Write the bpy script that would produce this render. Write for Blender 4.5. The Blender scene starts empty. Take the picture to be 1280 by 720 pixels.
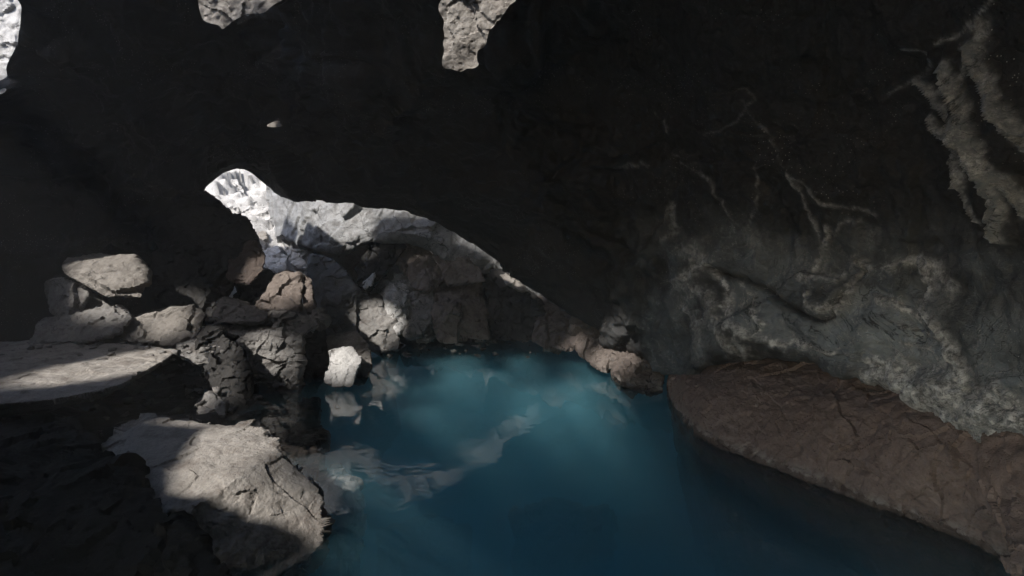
import bpy, bmesh, math, random
import numpy as np
from mathutils import Vector, noise as mnoise

# ------------------------------------------------------------------ scene
sc = bpy.context.scene
C = sc.collection
rng = np.random.RandomState(7)
random.seed(7)

F = 711.0                      # focal length in pixels of a 1280 wide frame
CAM = np.array([0.0, 0.0, 1.8])
PITCH = math.atan(70.0 / F)
cp, sp = math.cos(PITCH), math.sin(PITCH)
S = np.array([-0.46, -0.54, 0.70]); S /= np.linalg.norm(S)      # towards the sun


def ray(px, py):
    x = (px - 640.0) / F
    u = (360.0 - py) / F
    return np.array([x, cp + sp * u, -sp + cp * u])


def at(px, py, D):
    r = ray(px, py)
    return CAM + r * (D / r[1])


def atz(px, py, z):
    r = ray(px, py)
    return CAM + r * ((z - CAM[2]) / r[2])


def to_px(P):
    d = np.asarray(P) - CAM
    f = d[..., 1] * cp - d[..., 2] * sp
    u = d[..., 1] * sp + d[..., 2] * cp
    f = np.where(np.abs(f) < 1e-3, 1e-3, f)
    px = 640 + F * d[..., 0] / f
    py = 360 - F * u / f
    bad = f <= 0.05
    return np.where(bad, -9999, px), np.where(bad, -9999, py)


# ------------------------------------------------------------------ noise
_perm = rng.permutation(256)
_perm = np.concatenate([_perm, _perm, _perm])
_g = rng.normal(size=(256, 3)); _g /= np.linalg.norm(_g, axis=1)[:, None]
_cell = rng.rand(256, 6)


def _hash(i, j, k):
    return _perm[_perm[_perm[i & 255] + (j & 255)] + (k & 255)]


def perlin(P):
    P = np.asarray(P, float)
    i = np.floor(P).astype(np.int64)
    f = P - i
    w = f * f * f * (f * (f * 6 - 15) + 10)
    out = 0
    for dx in (0, 1):
        wx = w[:, 0] if dx else 1 - w[:, 0]
        for dy in (0, 1):
            wy = w[:, 1] if dy else 1 - w[:, 1]
            for dz in (0, 1):
                wz = w[:, 2] if dz else 1 - w[:, 2]
                g = _g[_hash(i[:, 0] + dx, i[:, 1] + dy, i[:, 2] + dz)]
                out = out + wx * wy * wz * (g[:, 0] * (f[:, 0] - dx) + g[:, 1] * (f[:, 1] - dy) + g[:, 2] * (f[:, 2] - dz))
    return out * 1.5


def fbm(P, oct=4, gain=0.5, ridged=False):
    a, s, out = 1.0, 1.0, 0
    P = np.asarray(P, float)
    for o in range(oct):
        n = perlin(P * s + o * 17.3)
        out = out + a * ((1 - 2 * np.abs(n)) if ridged else n)
        a *= gain; s *= 2.03
    return out


def facets(P):
    """piecewise tilted planes, one per nearest cell: chipped, broken stone"""
    P = np.asarray(P, float)
    i = np.floor(P).astype(np.int64)
    best = np.full(len(P), 1e9); val = np.zeros(len(P))
    for dx in (-1, 0, 1):
        for dy in (-1, 0, 1):
            for dz in (-1, 0, 1):
                c = i + np.array([dx, dy, dz])
                h = _hash(c[:, 0], c[:, 1], c[:, 2])
                r = _cell[h]
                d = P - (c + r[:, :3])
                q = (d * d).sum(1)
                v = (d * (r[:, 3:] * 2 - 1)).sum(1) + (r[:, 3] - .5) * .6
                m = q < best
                best = np.where(m, q, best); val = np.where(m, v, val)
    return val


# ------------------------------------------------------------------ nodes
def mat_nodes(name):
    m = bpy.data.materials.new(name); m.use_nodes = True
    nt = m.node_tree; nt.nodes.clear()
    return m, nt


class N:
    def __init__(s, nt): s.nt = nt
    def __call__(s, typ, inputs=None, **props):
        n = s.nt.nodes.new(typ)
        for k, v in props.items(): setattr(n, k, v)
        for k, v in (inputs or {}).items():
            sock = n.inputs[k]
            if isinstance(v, bpy.types.NodeSocket): s.nt.links.new(v, sock)
            else: sock.default_value = v
        return n
    def ramp(s, fac, stops):
        n = s.nt.nodes.new('ShaderNodeValToRGB')
        e = n.color_ramp.elements
        while len(e) < len(stops): e.new(0.5)
        for el, (p, c) in zip(e, stops):
            el.position = p
            el.color = (c, c, c, 1) if isinstance(c, (int, float)) else (*c, 1)
        s.nt.links.new(fac, n.inputs[0])
        return n.outputs[0]
    def mix(s, fac, a, b, blend='MIX'):
        n = s.nt.nodes.new('ShaderNodeMix'); n.data_type = 'RGBA'; n.blend_type = blend
        for sock, v in ((n.inputs[0], fac), (n.inputs[6], a), (n.inputs[7], b)):
            if isinstance(v, bpy.types.NodeSocket): s.nt.links.new(v, sock)
            elif isinstance(v, (int, float)): sock.default_value = v
            else: sock.default_value = (*v, 1)
        return n.outputs[2]
    def math(s, op, a, b=0.0, clamp=False):
        n = s.nt.nodes.new('ShaderNodeMath'); n.operation = op; n.use_clamp = clamp
        for i, v in enumerate((a, b)):
            if isinstance(v, bpy.types.NodeSocket): s.nt.links.new(v, n.inputs[i])
            else: n.inputs[i].default_value = v
        return n.outputs[0]


def rock_mat(name, c1, c2, c3=None, scale=1.0, bump=0.5, fine=1.0, rough=0.85, spec=0.25, pits=0.3, crust=None, tide=0.0, cracks=.8):
    """mottled stone: two main tones, stains, grain, cracks; crust = colour of the mineral deposit driven by the 'mineral' attribute"""
    m, nt = mat_nodes(name); n = N(nt)
    geo = n('ShaderNodeNewGeometry')
    pos = geo.outputs['Position']
    big = n('ShaderNodeTexNoise', {'Vector': pos, 'Scale': 1.7 * scale, 'Detail': 6.0, 'Roughness': .62, 'Distortion': .6}).outputs[0]
    mid = n('ShaderNodeTexNoise', {'Vector': pos, 'Scale': 7.0 * scale, 'Detail': 8.0, 'Roughness': .68}).outputs[0]
    fin = n('ShaderNodeTexNoise', {'Vector': pos, 'Scale': 55.0 * scale, 'Detail': 6.0, 'Roughness': .7}).outputs[0]
    col = n.mix(n.ramp(big, [(.36, 0.0), (.64, 1.0)]), c1, c2)
    if c3: col = n.mix(n.ramp(mid, [(.50, 0.0), (.66, .8)]), col, c3)
    # fine grain and dark grime
    col = n.mix(n.ramp(fin, [(.3, 0.0), (.7, 1.0)]), n.mix(1.0, col, (.62, .62, .62), 'MULTIPLY'), col)
    grime = n.ramp(mid, [(.30, 1.0), (.43, 0.0)])
    col = n.mix(n.math('MULTIPLY', grime, .55), col, n.mix(1.0, col, (.42, .39, .36), 'MULTIPLY'))
    # pits
    vor = n('ShaderNodeTexVoronoi', {'Vector': pos, 'Scale': 30.0 * scale, 'Randomness': 1.0}).outputs['Distance']
    pit = n.ramp(vor, [(.08, 1.0), (.26, 0.0)])
    pitm = n.math('MULTIPLY', pit, n.ramp(mid, [(.45, 0.0), (.6, pits)]))
    col = n.mix(pitm, col, n.mix(1.0, col, (.35, .33, .32), 'MULTIPLY'))
    # hairline cracks
    wv = n('ShaderNodeVectorMath', {0: pos, 1: n('ShaderNodeTexNoise', {'Vector': pos, 'Scale': 3.0 * scale, 'Detail': 3.0}).outputs[1]}, operation='ADD').outputs[0]
    ce = n('ShaderNodeTexVoronoi', {'Vector': wv, 'Scale': 2.3 * scale}, feature='DISTANCE_TO_EDGE').outputs['Distance']
    crack = n.ramp(ce, [(0.0, 1.0), (.016, 0.0)])
    crack = n.math('MULTIPLY', crack, n.ramp(big, [(.48, 0.0), (.58, cracks)]))
    col = n.mix(crack, col, (.012, .011, .010))
    h = n.math('ADD', n.math('MULTIPLY', mid, .55), n.math('MULTIPLY', fin, .16 * fine))
    h = n.math('SUBTRACT', h, n.math('MULTIPLY', pitm, .25))
    h = n.math('SUBTRACT', h, n.math('MULTIPLY', crack, .25))
    if crust:
        a = n('ShaderNodeAttribute', attribute_name='mineral').outputs['Fac']
        brk = n('ShaderNodeTexNoise', {'Vector': pos, 'Scale': 26.0, 'Detail': 7.0, 'Roughness': .75}).outputs[0]
        k = n.math('MULTIPLY', a, n.ramp(brk, [(.33, .0), (.58, 1.25)]), True)
        cc = n.mix(n.ramp(mid, [(.4, 0.0), (.62, 1.0)]), crust, tuple(x * f for x, f in zip(crust, (.62, .60, .58))))
        col = n.mix(k, col, cc)
        h = n.math('ADD', h, n.math('MULTIPLY', k, .12))
        p = n('ShaderNodeAttribute', attribute_name='pale').outputs['Fac']
        pk = n.math('MULTIPLY', p, n.ramp(big, [(.25, .45), (.6, 1.0)]), True)
        gc = n.mix(n.ramp(mid, [(.35, 0.0), (.65, 1.0)]), (.145, .162, .172), (.25, .272, .284))
        col = n.mix(n.math('MULTIPLY', pk, n.math('SUBTRACT', 1.0, k)), col, gc)
        ck = n('ShaderNodeAttribute', attribute_name='crack').outputs['Fac']
        col = n.mix(n.math('MULTIPLY', ck, .9), col, (.008, .0075, .007))
        # thin mineral filaments
        vn = n('ShaderNodeTexNoise', {'Vector': pos, 'Scale': 2.6, 'Detail': 9.0, 'Roughness': .62, 'Distortion': 1.2}).outputs[0]
        vl = n.ramp(n.math('ABSOLUTE', n.math('SUBTRACT', vn, .5)), [(0.0, 1.0), (.012, 0.0)])
        vm = n.math('MULTIPLY', vl, n.math('MULTIPLY', n.math('ADD', p, n.math('MULTIPLY', a, .5)), n.ramp(brk, [(.4, 0.0), (.6, 1.0)])), True)
        col = n.mix(vm, col, (.46, .45, .43))
        h = n.math('ADD', h, n.math('MULTIPLY', vm, .10))
        vd = n.ramp(n.math('ABSOLUTE', n.math('SUBTRACT', vn, .42)), [(0.0, .85), (.010, 0.0)])
        col = n.mix(n.math('MULTIPLY', vd, p), col, (.012, .011, .011))
        h = n.math('SUBTRACT', h, n.math('MULTIPLY', n.math('MULTIPLY', vd, p), .2))
        # small salt specks
        sv = n('ShaderNodeTexVoronoi', {'Vector': pos, 'Scale': 38.0}).outputs['Distance']
        sk = n.math('MULTIPLY', n.ramp(sv, [(.10, 1.0), (.16, 0.0)]), n.ramp(big, [(.5, 0.0), (.62, .75)]))
        col = n.mix(sk, col, (.5, .47, .43))
    z = n('ShaderNodeSeparateXYZ', {0: pos}).outputs[2]
    t = n('ShaderNodeMath', {0: z, 1: n.math('MULTIPLY', n.math('SUBTRACT', mid, .5), .20)}, operation='ADD').outputs[0]
    wet = n.ramp(t, [(.03, 1.0), (.09, 0.0)])
    col = n.mix(wet, col, n.mix(1.0, col, (.45, .44, .43), 'MULTIPLY'))
    if tide:
        tk = n.math('MULTIPLY', n.ramp(t, [(.03, 0.0), (.06, 1.0), (.12, 0.0)]), n.ramp(mid, [(.46, 0.0), (.6, tide)]))
        col = n.mix(tk, col, (.40, .375, .34))
    rgh = n.math('SUBTRACT', rough, n.math('MULTIPLY', wet, .45))
    b = n('ShaderNodeBump', {'Strength': bump, 'Distance': .05 / scale, 'Height': h})
    bsdf = n('ShaderNodeBsdfPrincipled', {'Base Color': col, 'Roughness': rgh, 'Specular IOR Level': spec, 'Normal': b.outputs[0]})
    out = n('ShaderNodeOutputMaterial', {'Surface': bsdf.outputs[0]})
    return m


M = {
    'pale':   rock_mat('pale_stone', (.195, .178, .158), (.275, .256, .232), (.12, .10, .085), 1.0, .9, tide=.0, cracks=.4),
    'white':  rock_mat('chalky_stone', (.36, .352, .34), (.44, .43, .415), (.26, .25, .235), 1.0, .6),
    'grey':   rock_mat('grey_basalt', (.13, .125, .118), (.20, .19, .178), (.10, .088, .08), 1.0, .7, tide=.4),
    'brown':  rock_mat('brown_basalt', (.125, .102, .088), (.175, .148, .128), (.09, .07, .06), 1.0, .7, tide=.5),
    'dark':   rock_mat('dark_lava', (.026, .025, .024), (.042, .040, .038), (.02, .018, .017), 1.0, .8, rough=.9, spec=.15),
    'black':  rock_mat('shade_black_lava', (.013, .0125, .0125), (.020, .019, .0185), (.016, .015, .014), 1.0, .7, rough=.9, spec=.12),  # near black; stands in for shade on the near left boulder
    'bank':   rock_mat('bank_basalt', (.085, .069, .060), (.122, .102, .089), (.062, .049, .042), 1.2, .9, pits=.7, tide=.5),
    'rust':   rock_mat('rusty_lava', (.055, .042, .036), (.085, .066, .054), (.045, .034, .029), 1.0, .7),
    'stone':  rock_mat('weathered_stone', (.145, .132, .117), (.195, .18, .162), (.105, .092, .08), 1.0, .7),
    'ledge':  rock_mat('wet_brown_ledge', (.16, .112, .092), (.205, .15, .125), (.12, .082, .066), 1.3, .8, rough=.62, spec=.3, pits=.7, tide=.4, cracks=.3),
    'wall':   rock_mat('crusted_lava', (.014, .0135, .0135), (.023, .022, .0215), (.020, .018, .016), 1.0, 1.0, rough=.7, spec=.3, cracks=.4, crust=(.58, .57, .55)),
    'bed':    rock_mat('pool_silt', (.16, .17, .16), (.24, .25, .23), (.12, .12, .11), 1.0, .4),
    'shaft':  rock_mat('grey_shaft_stone', (.17, .174, .175), (.25, .25, .248), (.13, .125, .12), .8, .7, pits=.5),
}


# ------------------------------------------------------------------ objects
def tag(o, label=None, cat=None, group=None, kind=None):
    if label: o['label'] = label
    if cat: o['category'] = cat
    if group: o['group'] = group
    if kind: o['kind'] = kind
    return o


def mesh_from(name, V, Fc, mat, smooth=True, base=None):
    me = bpy.data.meshes.new(name)
    V = np.asarray(V, float)
    if base is None: base = np.zeros(3)
    V = V - base
    Fc = np.asarray(Fc, np.int32)
    me.vertices.add(len(V)); me.vertices.foreach_set('co', V.astype(np.float32).ravel())
    k = Fc.shape[1]
    me.loops.add(Fc.size); me.loops.foreach_set('vertex_index', Fc.ravel())
    me.polygons.add(len(Fc)); me.polygons.foreach_set('loop_start', np.arange(0, Fc.size, k, dtype=np.int32))
    me.update(calc_edges=True); me.validate()
    if smooth: me.polygons.foreach_set('use_smooth', np.ones(len(me.polygons), bool))
    me.materials.append(mat)
    o = bpy.data.objects.new(name, me); C.objects.link(o)
    o.location = base
    return o


def attr(o, name, vals):
    a = o.data.attributes.new(name, 'FLOAT', 'POINT')
    a.data.foreach_set('value', np.asarray(vals, np.float32))


def grid_faces(nu, nv):
    i = np.arange(nu * nv).reshape(nv, nu)
    return np.stack([i[:-1, :-1], i[:-1, 1:], i[1:, 1:], i[1:, :-1]], -1).reshape(-1, 4)


def cr(K, t):
    """Catmull-Rom through K (n,...) at parameters t in [0,n-1]"""
    n = len(K); t = np.clip(t, 0, n - 1 - 1e-9)
    i = np.floor(t).astype(int); f = (t - i)
    f = f.reshape(-1, *([1] * (K.ndim - 1)))
    a, b, c, d = (K[np.clip(i + k, 0, n - 1)] for k in (-1, 0, 1, 2))
    return .5 * (2 * b + (c - a) * f + (2 * a - 5 * b + 4 * c - d) * f ** 2 + (3 * b - a - 3 * c + d) * f ** 3)


def grid_normals(G):
    du = np.gradient(G, axis=1); dv = np.gradient(G, axis=0)
    n = np.cross(du, dv); n /= np.linalg.norm(n, axis=2, keepdims=True) + 1e-12
    return n


def inpoly(px, py, poly):
    poly = np.asarray(poly, float)
    x0, y0 = poly[:, 0], poly[:, 1]
    x1, y1 = np.roll(x0, -1), np.roll(y0, -1)
    r = np.zeros(px.shape, bool)
    for a, b, c, d in zip(x0, y0, x1, y1):
        if b == d: continue
        m = ((b > py) != (d > py)) & (px < (c - a) * (py - b) / (d - b) + a)
        r ^= m
    return r


def polydist(px, py, line):
    line = np.asarray(line, float)
    best = np.full(px.shape, 1e9)
    for (a, b), (c, d) in zip(line[:-1], line[1:]):
        L = (c - a) ** 2 + (d - b) ** 2 + 1e-9
        t = np.clip(((px - a) * (c - a) + (py - b) * (d - b)) / L, 0, 1)
        best = np.minimum(best, np.hypot(px - a - t * (c - a), py - b - t * (d - b)))
    return best


# ------------------------------------------------------------------ where the sky comes in
# (target, radius): every opening is a hole added along the sun's direction to light its target
BEAMS = [
    (atz(200, 445, .55), .44), (atz(152, 456, .55), .44), (atz(100, 466, .55), .34),
    (at(128, 346, 6.6), .44), (at(205, 402, 6.5), .24),
    (at(262, 575, 3.55), .43), (at(222, 552, 3.85), .30), (at(362, 676, 3.1), .20), (at(300, 690, 2.98), .26), (at(245, 640, 3.05), .20), (at(298, 640, 3.1), .28),
    (at(352, 365, 7.3), .28), (at(340, 445, 6.5), .22),
    (at(430, 450, 6.6), .24),
    (at(765, 448, 7.0), .36), (at(712, 422, 7.6), .14), (at(474, 404, 8.4), .17),
    (np.array([-0.93, 5.72, 0]), 0.16), (np.array([0.05, 5.76, 0]), 0.14), (np.array([0.56, 5.87, 0]), 0.16), (np.array([-0.93, 6.65, 0]), 0.17), (np.array([0.17, 6.39, 0]), 0.18), (np.array([0.63, 6.47, 0]), 0.19),  # holes added in the roof so sun makes the water glow
    (np.array([-0.79, 7.22, 0]), 0.18), (np.array([-0.22, 7.23, 0]), 0.18), (np.array([0.70, 6.87, 0]), 0.19), (np.array([-0.81, 7.91, 0]), 0.19), (np.array([0.11, 8.01, 0]), 0.16), (np.array([0.95, 7.77, 0]), 0.20),
    (np.array([1.5, 1.6, 0]), .4), (np.array([.4, 1.5, 0]), .3),
]
HILL_BEAMS = [   # these come down behind the roof sheet, which stays whole
    (np.array([-3.6, 9.8, 1.6]), 2.7), (np.array([-1.4, 9.4, 1.0]), 1.9), (np.array([-.3, 8.8, 1.1]), .6), (np.array([-5.8, 12.2, 2.8]), 2.4),
    (at(-10, 40, 8.0), 1.2), (at(300, 8, 6.8), .7), (at(590, 30, 6.9), .62),
]
# unseen hill edge shaped to throw a shadow over the top of the shaft wall
SH_A, SH_B = at(365, 260, 10.0), at(530, 280, 8.8)
SH_N = np.cross(SH_B - SH_A, S); SH_N *= np.sign(SH_N[2]) / np.linalg.norm(SH_N)
SH_U = (SH_B - SH_A) / np.linalg.norm(SH_B - SH_A)
OPEN_POLYS = [
    [(-8, -12), (24, -12), (23, 40), (18, 75), (8, 95), (0, 101), (-8, 104)],
    [(-6, 111), (14, 109), (6, 117), (-6, 123)],
    [(247, -10), (358, -10), (352, 2), (335, 14), (300, 22), (275, 38), (252, 30)],
    [(552, -10), (652, -10), (640, 8), (612, 36), (596, 78), (575, 92), (553, 86)],
    [(332, 160), (342, 147), (354, 158), (350, 161)],
]

ADDED_MOUTH_X = -0.5  # side limit of the opening added for light from behind


def cut_mask(P, margin=1.0, hill=False):
    """True for points that must be open"""
    m = np.zeros(len(P), bool)
    flat = P - (P @ S)[:, None] * S
    j = perlin(flat * 1.6) * .22 + perlin(flat * 4.1 + 9) * .12
    for t, r in BEAMS + (HILL_BEAMS if hill else []):
        q = P - t
        al = q @ S
        d = np.linalg.norm(q - al[:, None] * S, axis=1)
        k = (al > .9) & (d < r * (1 + j * .8) + (0 if hill else .12))
        if hill and r > 1.5:
            f = P - SH_A
            k &= ~((f @ SH_N > j * .15) & (f @ SH_U > -.25))
        m |= k
    j = perlin(P * 1.1) * .5 + perlin(P * 4.1 + 9) * .15
    m |= (P[:, 1] + j < -1.0) & (P[:, 0] < ADDED_MOUTH_X) & (P[:, 2] + j * .4 < 2.6)          # unseen mouth added behind the camera to light the right wall
    return m


# ------------------------------------------------------------------ roof and right wall: one sheet that ends in a lip, split in two
ROWS_PY = None
COLS = [  # px, [(py, D) from the lip upwards], lip first
    (1750, [(640, 2.0), (520, 1.95), (360, 1.9), (220, 1.85), (145.0, 1.83), (70, 1.8), (-160, 1.7)]),
    (1480, [(600, 2.45), (490, 2.4), (350, 2.35), (220, 2.3), (147.5, 2.27), (75, 2.25), (-140, 2.1)]),
    (1330, [(560, 2.85), (460, 2.75), (335, 2.72), (205, 2.65), (141.5, 2.6), (78, 2.55), (-120, 2.35)]),
    (1250, [(545, 3.1), (445, 3.02), (330, 3.05), (200, 2.9), (140.0, 2.83), (80, 2.75), (-100, 2.5)]),
    (1130, [(480, 3.75), (415, 3.65), (325, 3.85), (210, 3.6), (145.0, 3.45), (80, 3.3), (-100, 2.9)]),
    (1000, [(444, 4.55), (400, 4.42), (320, 4.6), (205, 4.3), (142.5, 4.12), (80, 3.95), (-100, 3.3)]),
    (890, [(450, 5.4), (400, 5.3), (315, 5.45), (205, 5.1), (142, 4.85), (80, 4.6), (-100, 3.8)]),
    (850, [(470, 6.0), (420, 5.95), (320, 6.0), (210, 5.75), (140, 5.4), (80, 5.0), (-100, 4.0)]),
    (780, [(428, 7.1), (392, 6.95), (310, 6.7), (205, 6.25), (140, 5.85), (80, 5.5), (-100, 4.3)]),
    (690, [(374, 7.9), (345, 7.7), (275, 7.25), (190, 6.75), (135, 6.3), (80, 5.85), (-100, 4.55)]),
    (630, [(334, 7.9), (305, 7.7), (245, 7.2), (170, 6.7), (122, 6.3), (75, 5.8), (-100, 4.6)]),
    (580, [(298, 7.8), (268, 7.6), (220, 7.1), (155, 6.55), (112, 6.2), (70, 5.75), (-100, 4.6)]),
    (530, [(268, 7.75), (250, 7.55), (200, 7.0), (145, 6.5), (105, 6.1), (65, 5.7), (-100, 4.7)]),
    (450, [(256, 7.65), (238, 7.3), (192, 6.68), (140, 6.23), (100, 5.9), (60, 5.9), (-100, 5.05)]),
    (365, [(249, 7.95), (232, 7.7), (190, 7.28), (138, 6.83), (98, 6.55), (60, 6.48), (-100, 5.4)]),
    (335, [(234, 8.5), (218, 8.25), (185, 7.78), (134, 7.18), (97.0, 6.85), (60, 6.8), (-100, 5.5)]),
    (300, [(212, 8.55), (198, 8.25), (170, 7.78), (128, 7.18), (94.0, 6.85), (60, 6.8), (-100, 5.6)]),
    (262, [(232, 8.5), (214, 8.25), (178, 7.78), (130, 7.18), (95.0, 6.85), (60, 6.8), (-100, 5.6)]),
    (235, [(280, 8.4), (245, 8.15), (195, 7.68), (138, 7.08), (99.0, 6.8), (60, 6.8), (-100, 5.6)]),
    (190, [(400, 8.2), (330, 8.2), (250, 7.8), (160, 7.3), (110.0, 6.95), (60, 6.67), (-100, 5.6)]),
    (60, [(440, 7.9), (350, 7.9), (250, 7.7), (160, 7.3), (110.0, 7.0), (60, 6.7), (-100, 5.5)]),
    (-120, [(470, 7.0), (360, 7.0), (250, 6.9), (160, 6.6), (110.0, 6.35), (60, 6.1), (-100, 5.0)]),
    (-420, [(520, 5.6), (380, 5.6), (250, 5.5), (160, 5.3), (110.0, 5.15), (60, 5.0), (-100, 4.3)]),
    (-900, [(620, 4.0), (420, 4.0), (250, 4.0), (150, 3.9), (100.0, 3.85), (50, 3.8), (-120, 3.4)]),
]
cols = []
for px, rows in COLS:
    L = at(px, *rows[0])
    out = []
    hide = px > 235                                     # the lip curls back behind itself
    back = np.array([.10 if px < 700 else .30, 1.0, 0.0]); back /= np.linalg.norm(back)
    if px > 700: back = np.array([.75, .66, 0])
    if px < 700:
        out.append(L + back * .02 + np.array([0, 0, .22]))
        out.append(L + back * .07 + np.array([0, 0, .13]))
        out.append(L + back * .05 + np.array([0, 0, .04]))
    else:
        out.append(L + back * 1.6 + np.array([0, 0, -.02]))
        out.append(L + back * .75 + np.array([0, 0, -.03]))
        out.append(L + back * .22 + np.array([0, 0, .02]))
    for py, D in rows: out.append(at(px, py, D))
    top = out[-1]
    out.append(np.array([top[0] * .75, top[1] * .55, max(top[2], 3.3) + .35]))
    out.append(np.array([top[0] * .62, top[1] * .10 - .2, max(top[2], 3.3) + .8]))
    out.append(np.array([top[0] * .62, -2.5, max(top[2], 3.3) + .8]))
    cols.append(out)
K = np.array(cols)                                      # (ncol, nrow, 3)


def dens(n_segments, counts):
    t = []
    for i, c in zip(range(n_segments), counts):
        t.append(i + np.arange(c) / c)
    t.append([n_segments])
    return np.concatenate(t)


pxs = [c[0] for c in COLS]
cc = []
for a, b in zip(pxs[:-1], pxs[1:]):
    lo, hi = min(a, b), max(a, b)
    step = 2.2 if lo > 700 and hi < 1400 else (3.2 if lo > -60 and hi < 1400 else 14)
    cc.append(max(4, int((hi - lo) / step)))
ut = dens(len(pxs) - 1, cc)
vt = dens(12, [5, 8, 8, 32, 40, 44, 34, 24, 40, 14, 8, 5])
G = cr(K, ut)                                           # (U,row,3)
G = cr(np.swapaxes(G, 0, 1), vt)                        # (V,U,3)
nV, nU = G.shape[:2]
Nn = grid_normals(G)
mid = G.reshape(-1, 3)
if ((CAM - mid) * Nn.reshape(-1, 3)).sum(1).mean() < 0: Nn = -Nn
P0 = G.reshape(-1, 3); Nf = Nn.reshape(-1, 3)
qx, qy = to_px(P0)
inw = np.clip((qx - 760) / 90, 0, 1)                    # right wall weight
# relief drawn by the features seen on the wall: (line, width px, height m, mineral)
FEAT = [
    ([(880, 333), (890, 335), (905, 340), (940, 352), (965, 368), (990, 385), (1015, 397), (1030, 401), (1042, 395), (1052, 380), (1062, 365), (1075, 356), (1092, 343)], 4, -.075, 0),
    ([(884, 328), (895, 345), (903, 362), (902, 383), (914, 404), (940, 419), (965, 427), (1000, 432), (1045, 437)], 3.2, .035, .95),
    ([(921, 352), (929, 372), (938, 395), (954, 405), (947, 418)], 3.2, .03, .85),
    ([(1000, 351), (1015, 341), (1026, 322), (1035, 300), (1034, 285)], 4, .04, .7),
    ([(1014, 352), (1030, 347), (1047, 349), (1068, 340), (1080, 328), (1100, 338), (1086, 346), (1072, 356), (1060, 374), (1050, 389), (1035, 391), (1020, 386), (1013, 372)], 4.5, .05, .8),
    ([(1070, 326), (1074, 318)], 3, .02, .8),
    ([(1118, 341), (1130, 328), (1150, 327), (1160, 345), (1166, 362), (1155, 378), (1156, 398)], 5, .045, .75),
    ([(1156, 330), (1180, 348), (1196, 360)], 7, .03, .55),
    ([(1100, 376), (1115, 380), (1140, 390), (1165, 400), (1180, 420), (1195, 447), (1210, 468), (1216, 482)], 6, .06, .95),
    ([(1110, 430), (1140, 436), (1165, 440)], 3, .02, .8),
    ([(1100, 444), (1130, 452), (1165, 455)], 3, .02, .7),
    ([(1120, 407), (1150, 412), (1170, 425)], 3, .02, .7),
    ([(1095, 455), (1130, 476), (1175, 500), (1215, 520), (1255, 544)], 13, .04, 1.0),
    ([(1180, 470), (1215, 490), (1250, 500), (1280, 508)], 20, .05, 1.0),
    ([(1200, 500), (1240, 520), (1280, 525)], 18, .03, 1.0),
    ([(862, 310), (880, 325), (870, 340), (855, 350)], 8, .03, .55),
    ([(850, 355), (875, 365), (890, 380), (882, 395), (870, 410)], 7, .03, .6),
    ([(890, 400), (910, 425), (930, 438)], 8, .03, .65),
    ([(858, 385), (875, 400), (880, 430)], 5, .03, .45),
    ([(930, 300), (950, 310), (945, 325)], 10, .01, .3),
    # ribs, upper right: crests paled in place of skylight on them
    ([(1178, 80), (1200, 118), (1222, 150), (1246, 195), (1262, 240), (1276, 292)], 5, .075, -1.0),
    ([(1205, 60), (1225, 95), (1252, 128), (1290, 156)], 6, .07, -.85),
    ([(1205, 140), (1232, 165), (1260, 215), (1290, 262)], 4.5, .055, -.8),
    ([(1240, 100), (1262, 135), (1295, 180)], 4.5, .05, -.6),
    ([(1163, 148), (1188, 188), (1200, 226)], 3.5, .05, -.7),
    ([(1138, 105), (1170, 133), (1198, 152), (1225, 185), (1245, 222), (1254, 258), (1262, 285)], 3.5, .045, -.7),
    ([(1165, 160), (1190, 210), (1215, 250), (1240, 272)], 3, .03, -.5),
    ([(1125, 60), (1152, 62), (1160, 76), (1150, 96), (1128, 110), (1105, 120)], 1.6, .01, .4),
    ([(1168, 58), (1190, 48), (1205, 36), (1232, 5), (1240, -10)], 2, .015, .6),
    ([(1195, 62), (1200, 90), (1180, 118), (1165, 120)], 3, .03, .4),
    ([(1205, 40), (1215, 35), (1215, 48)], 7, .02, .55),
    # faint veins
    ([(845, 188), (870, 205), (890, 230), (905, 262), (915, 290)], 1.2, .0, .26),
    ([(945, 210), (943, 250), (932, 278), (918, 293)], 1.2, .0, .26),
    ([(985, 216), (1010, 236), (1035, 252), (1060, 259), (1080, 260), (1102, 266)], 1.8, .02, .42),
    ([(985, 218), (1002, 246), (1010, 272), (1022, 298), (1036, 318), (1030, 335)], 2.2, .015, .36),
    ([(1040, 300), (1052, 278), (1076, 272)], 2, .02, .3),
    ([(908, 116), (930, 110), (944, 124), (922, 148), (900, 160), (878, 172)], 1.2, .0, .2),
    ([(930, 125), (945, 150), (965, 175), (985, 210)], 1.1, .0, .15),
    ([(835, 150), (838, 160)], 2.5, .01, .5),
    ([(780, 205), (805, 198), (820, 200)], 2, .01, .3),
    ([(840, 270), (850, 258), (848, 290), (835, 300)], 4, .01, .3),
]
wob_x = perlin(P0 * 3.1 + 5) * 5 + perlin(P0 * 9.0) * 3.0 + perlin(P0 * 24.0) * 1.6
wob_y = perlin(P0 * 3.1 + 31) * 5 + perlin(P0 * 9.0 + 40) * 3.0 + perlin(P0 * 24.0 + 9) * 1.6
fx, fy = qx + wob_x, qy + wob_y
crackv = np.zeros(len(P0)); rib_light = np.zeros(len(P0)); disp = np.zeros(len(P0)); mineral = np.zeros(len(P0))
front = qx > -9000
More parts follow.
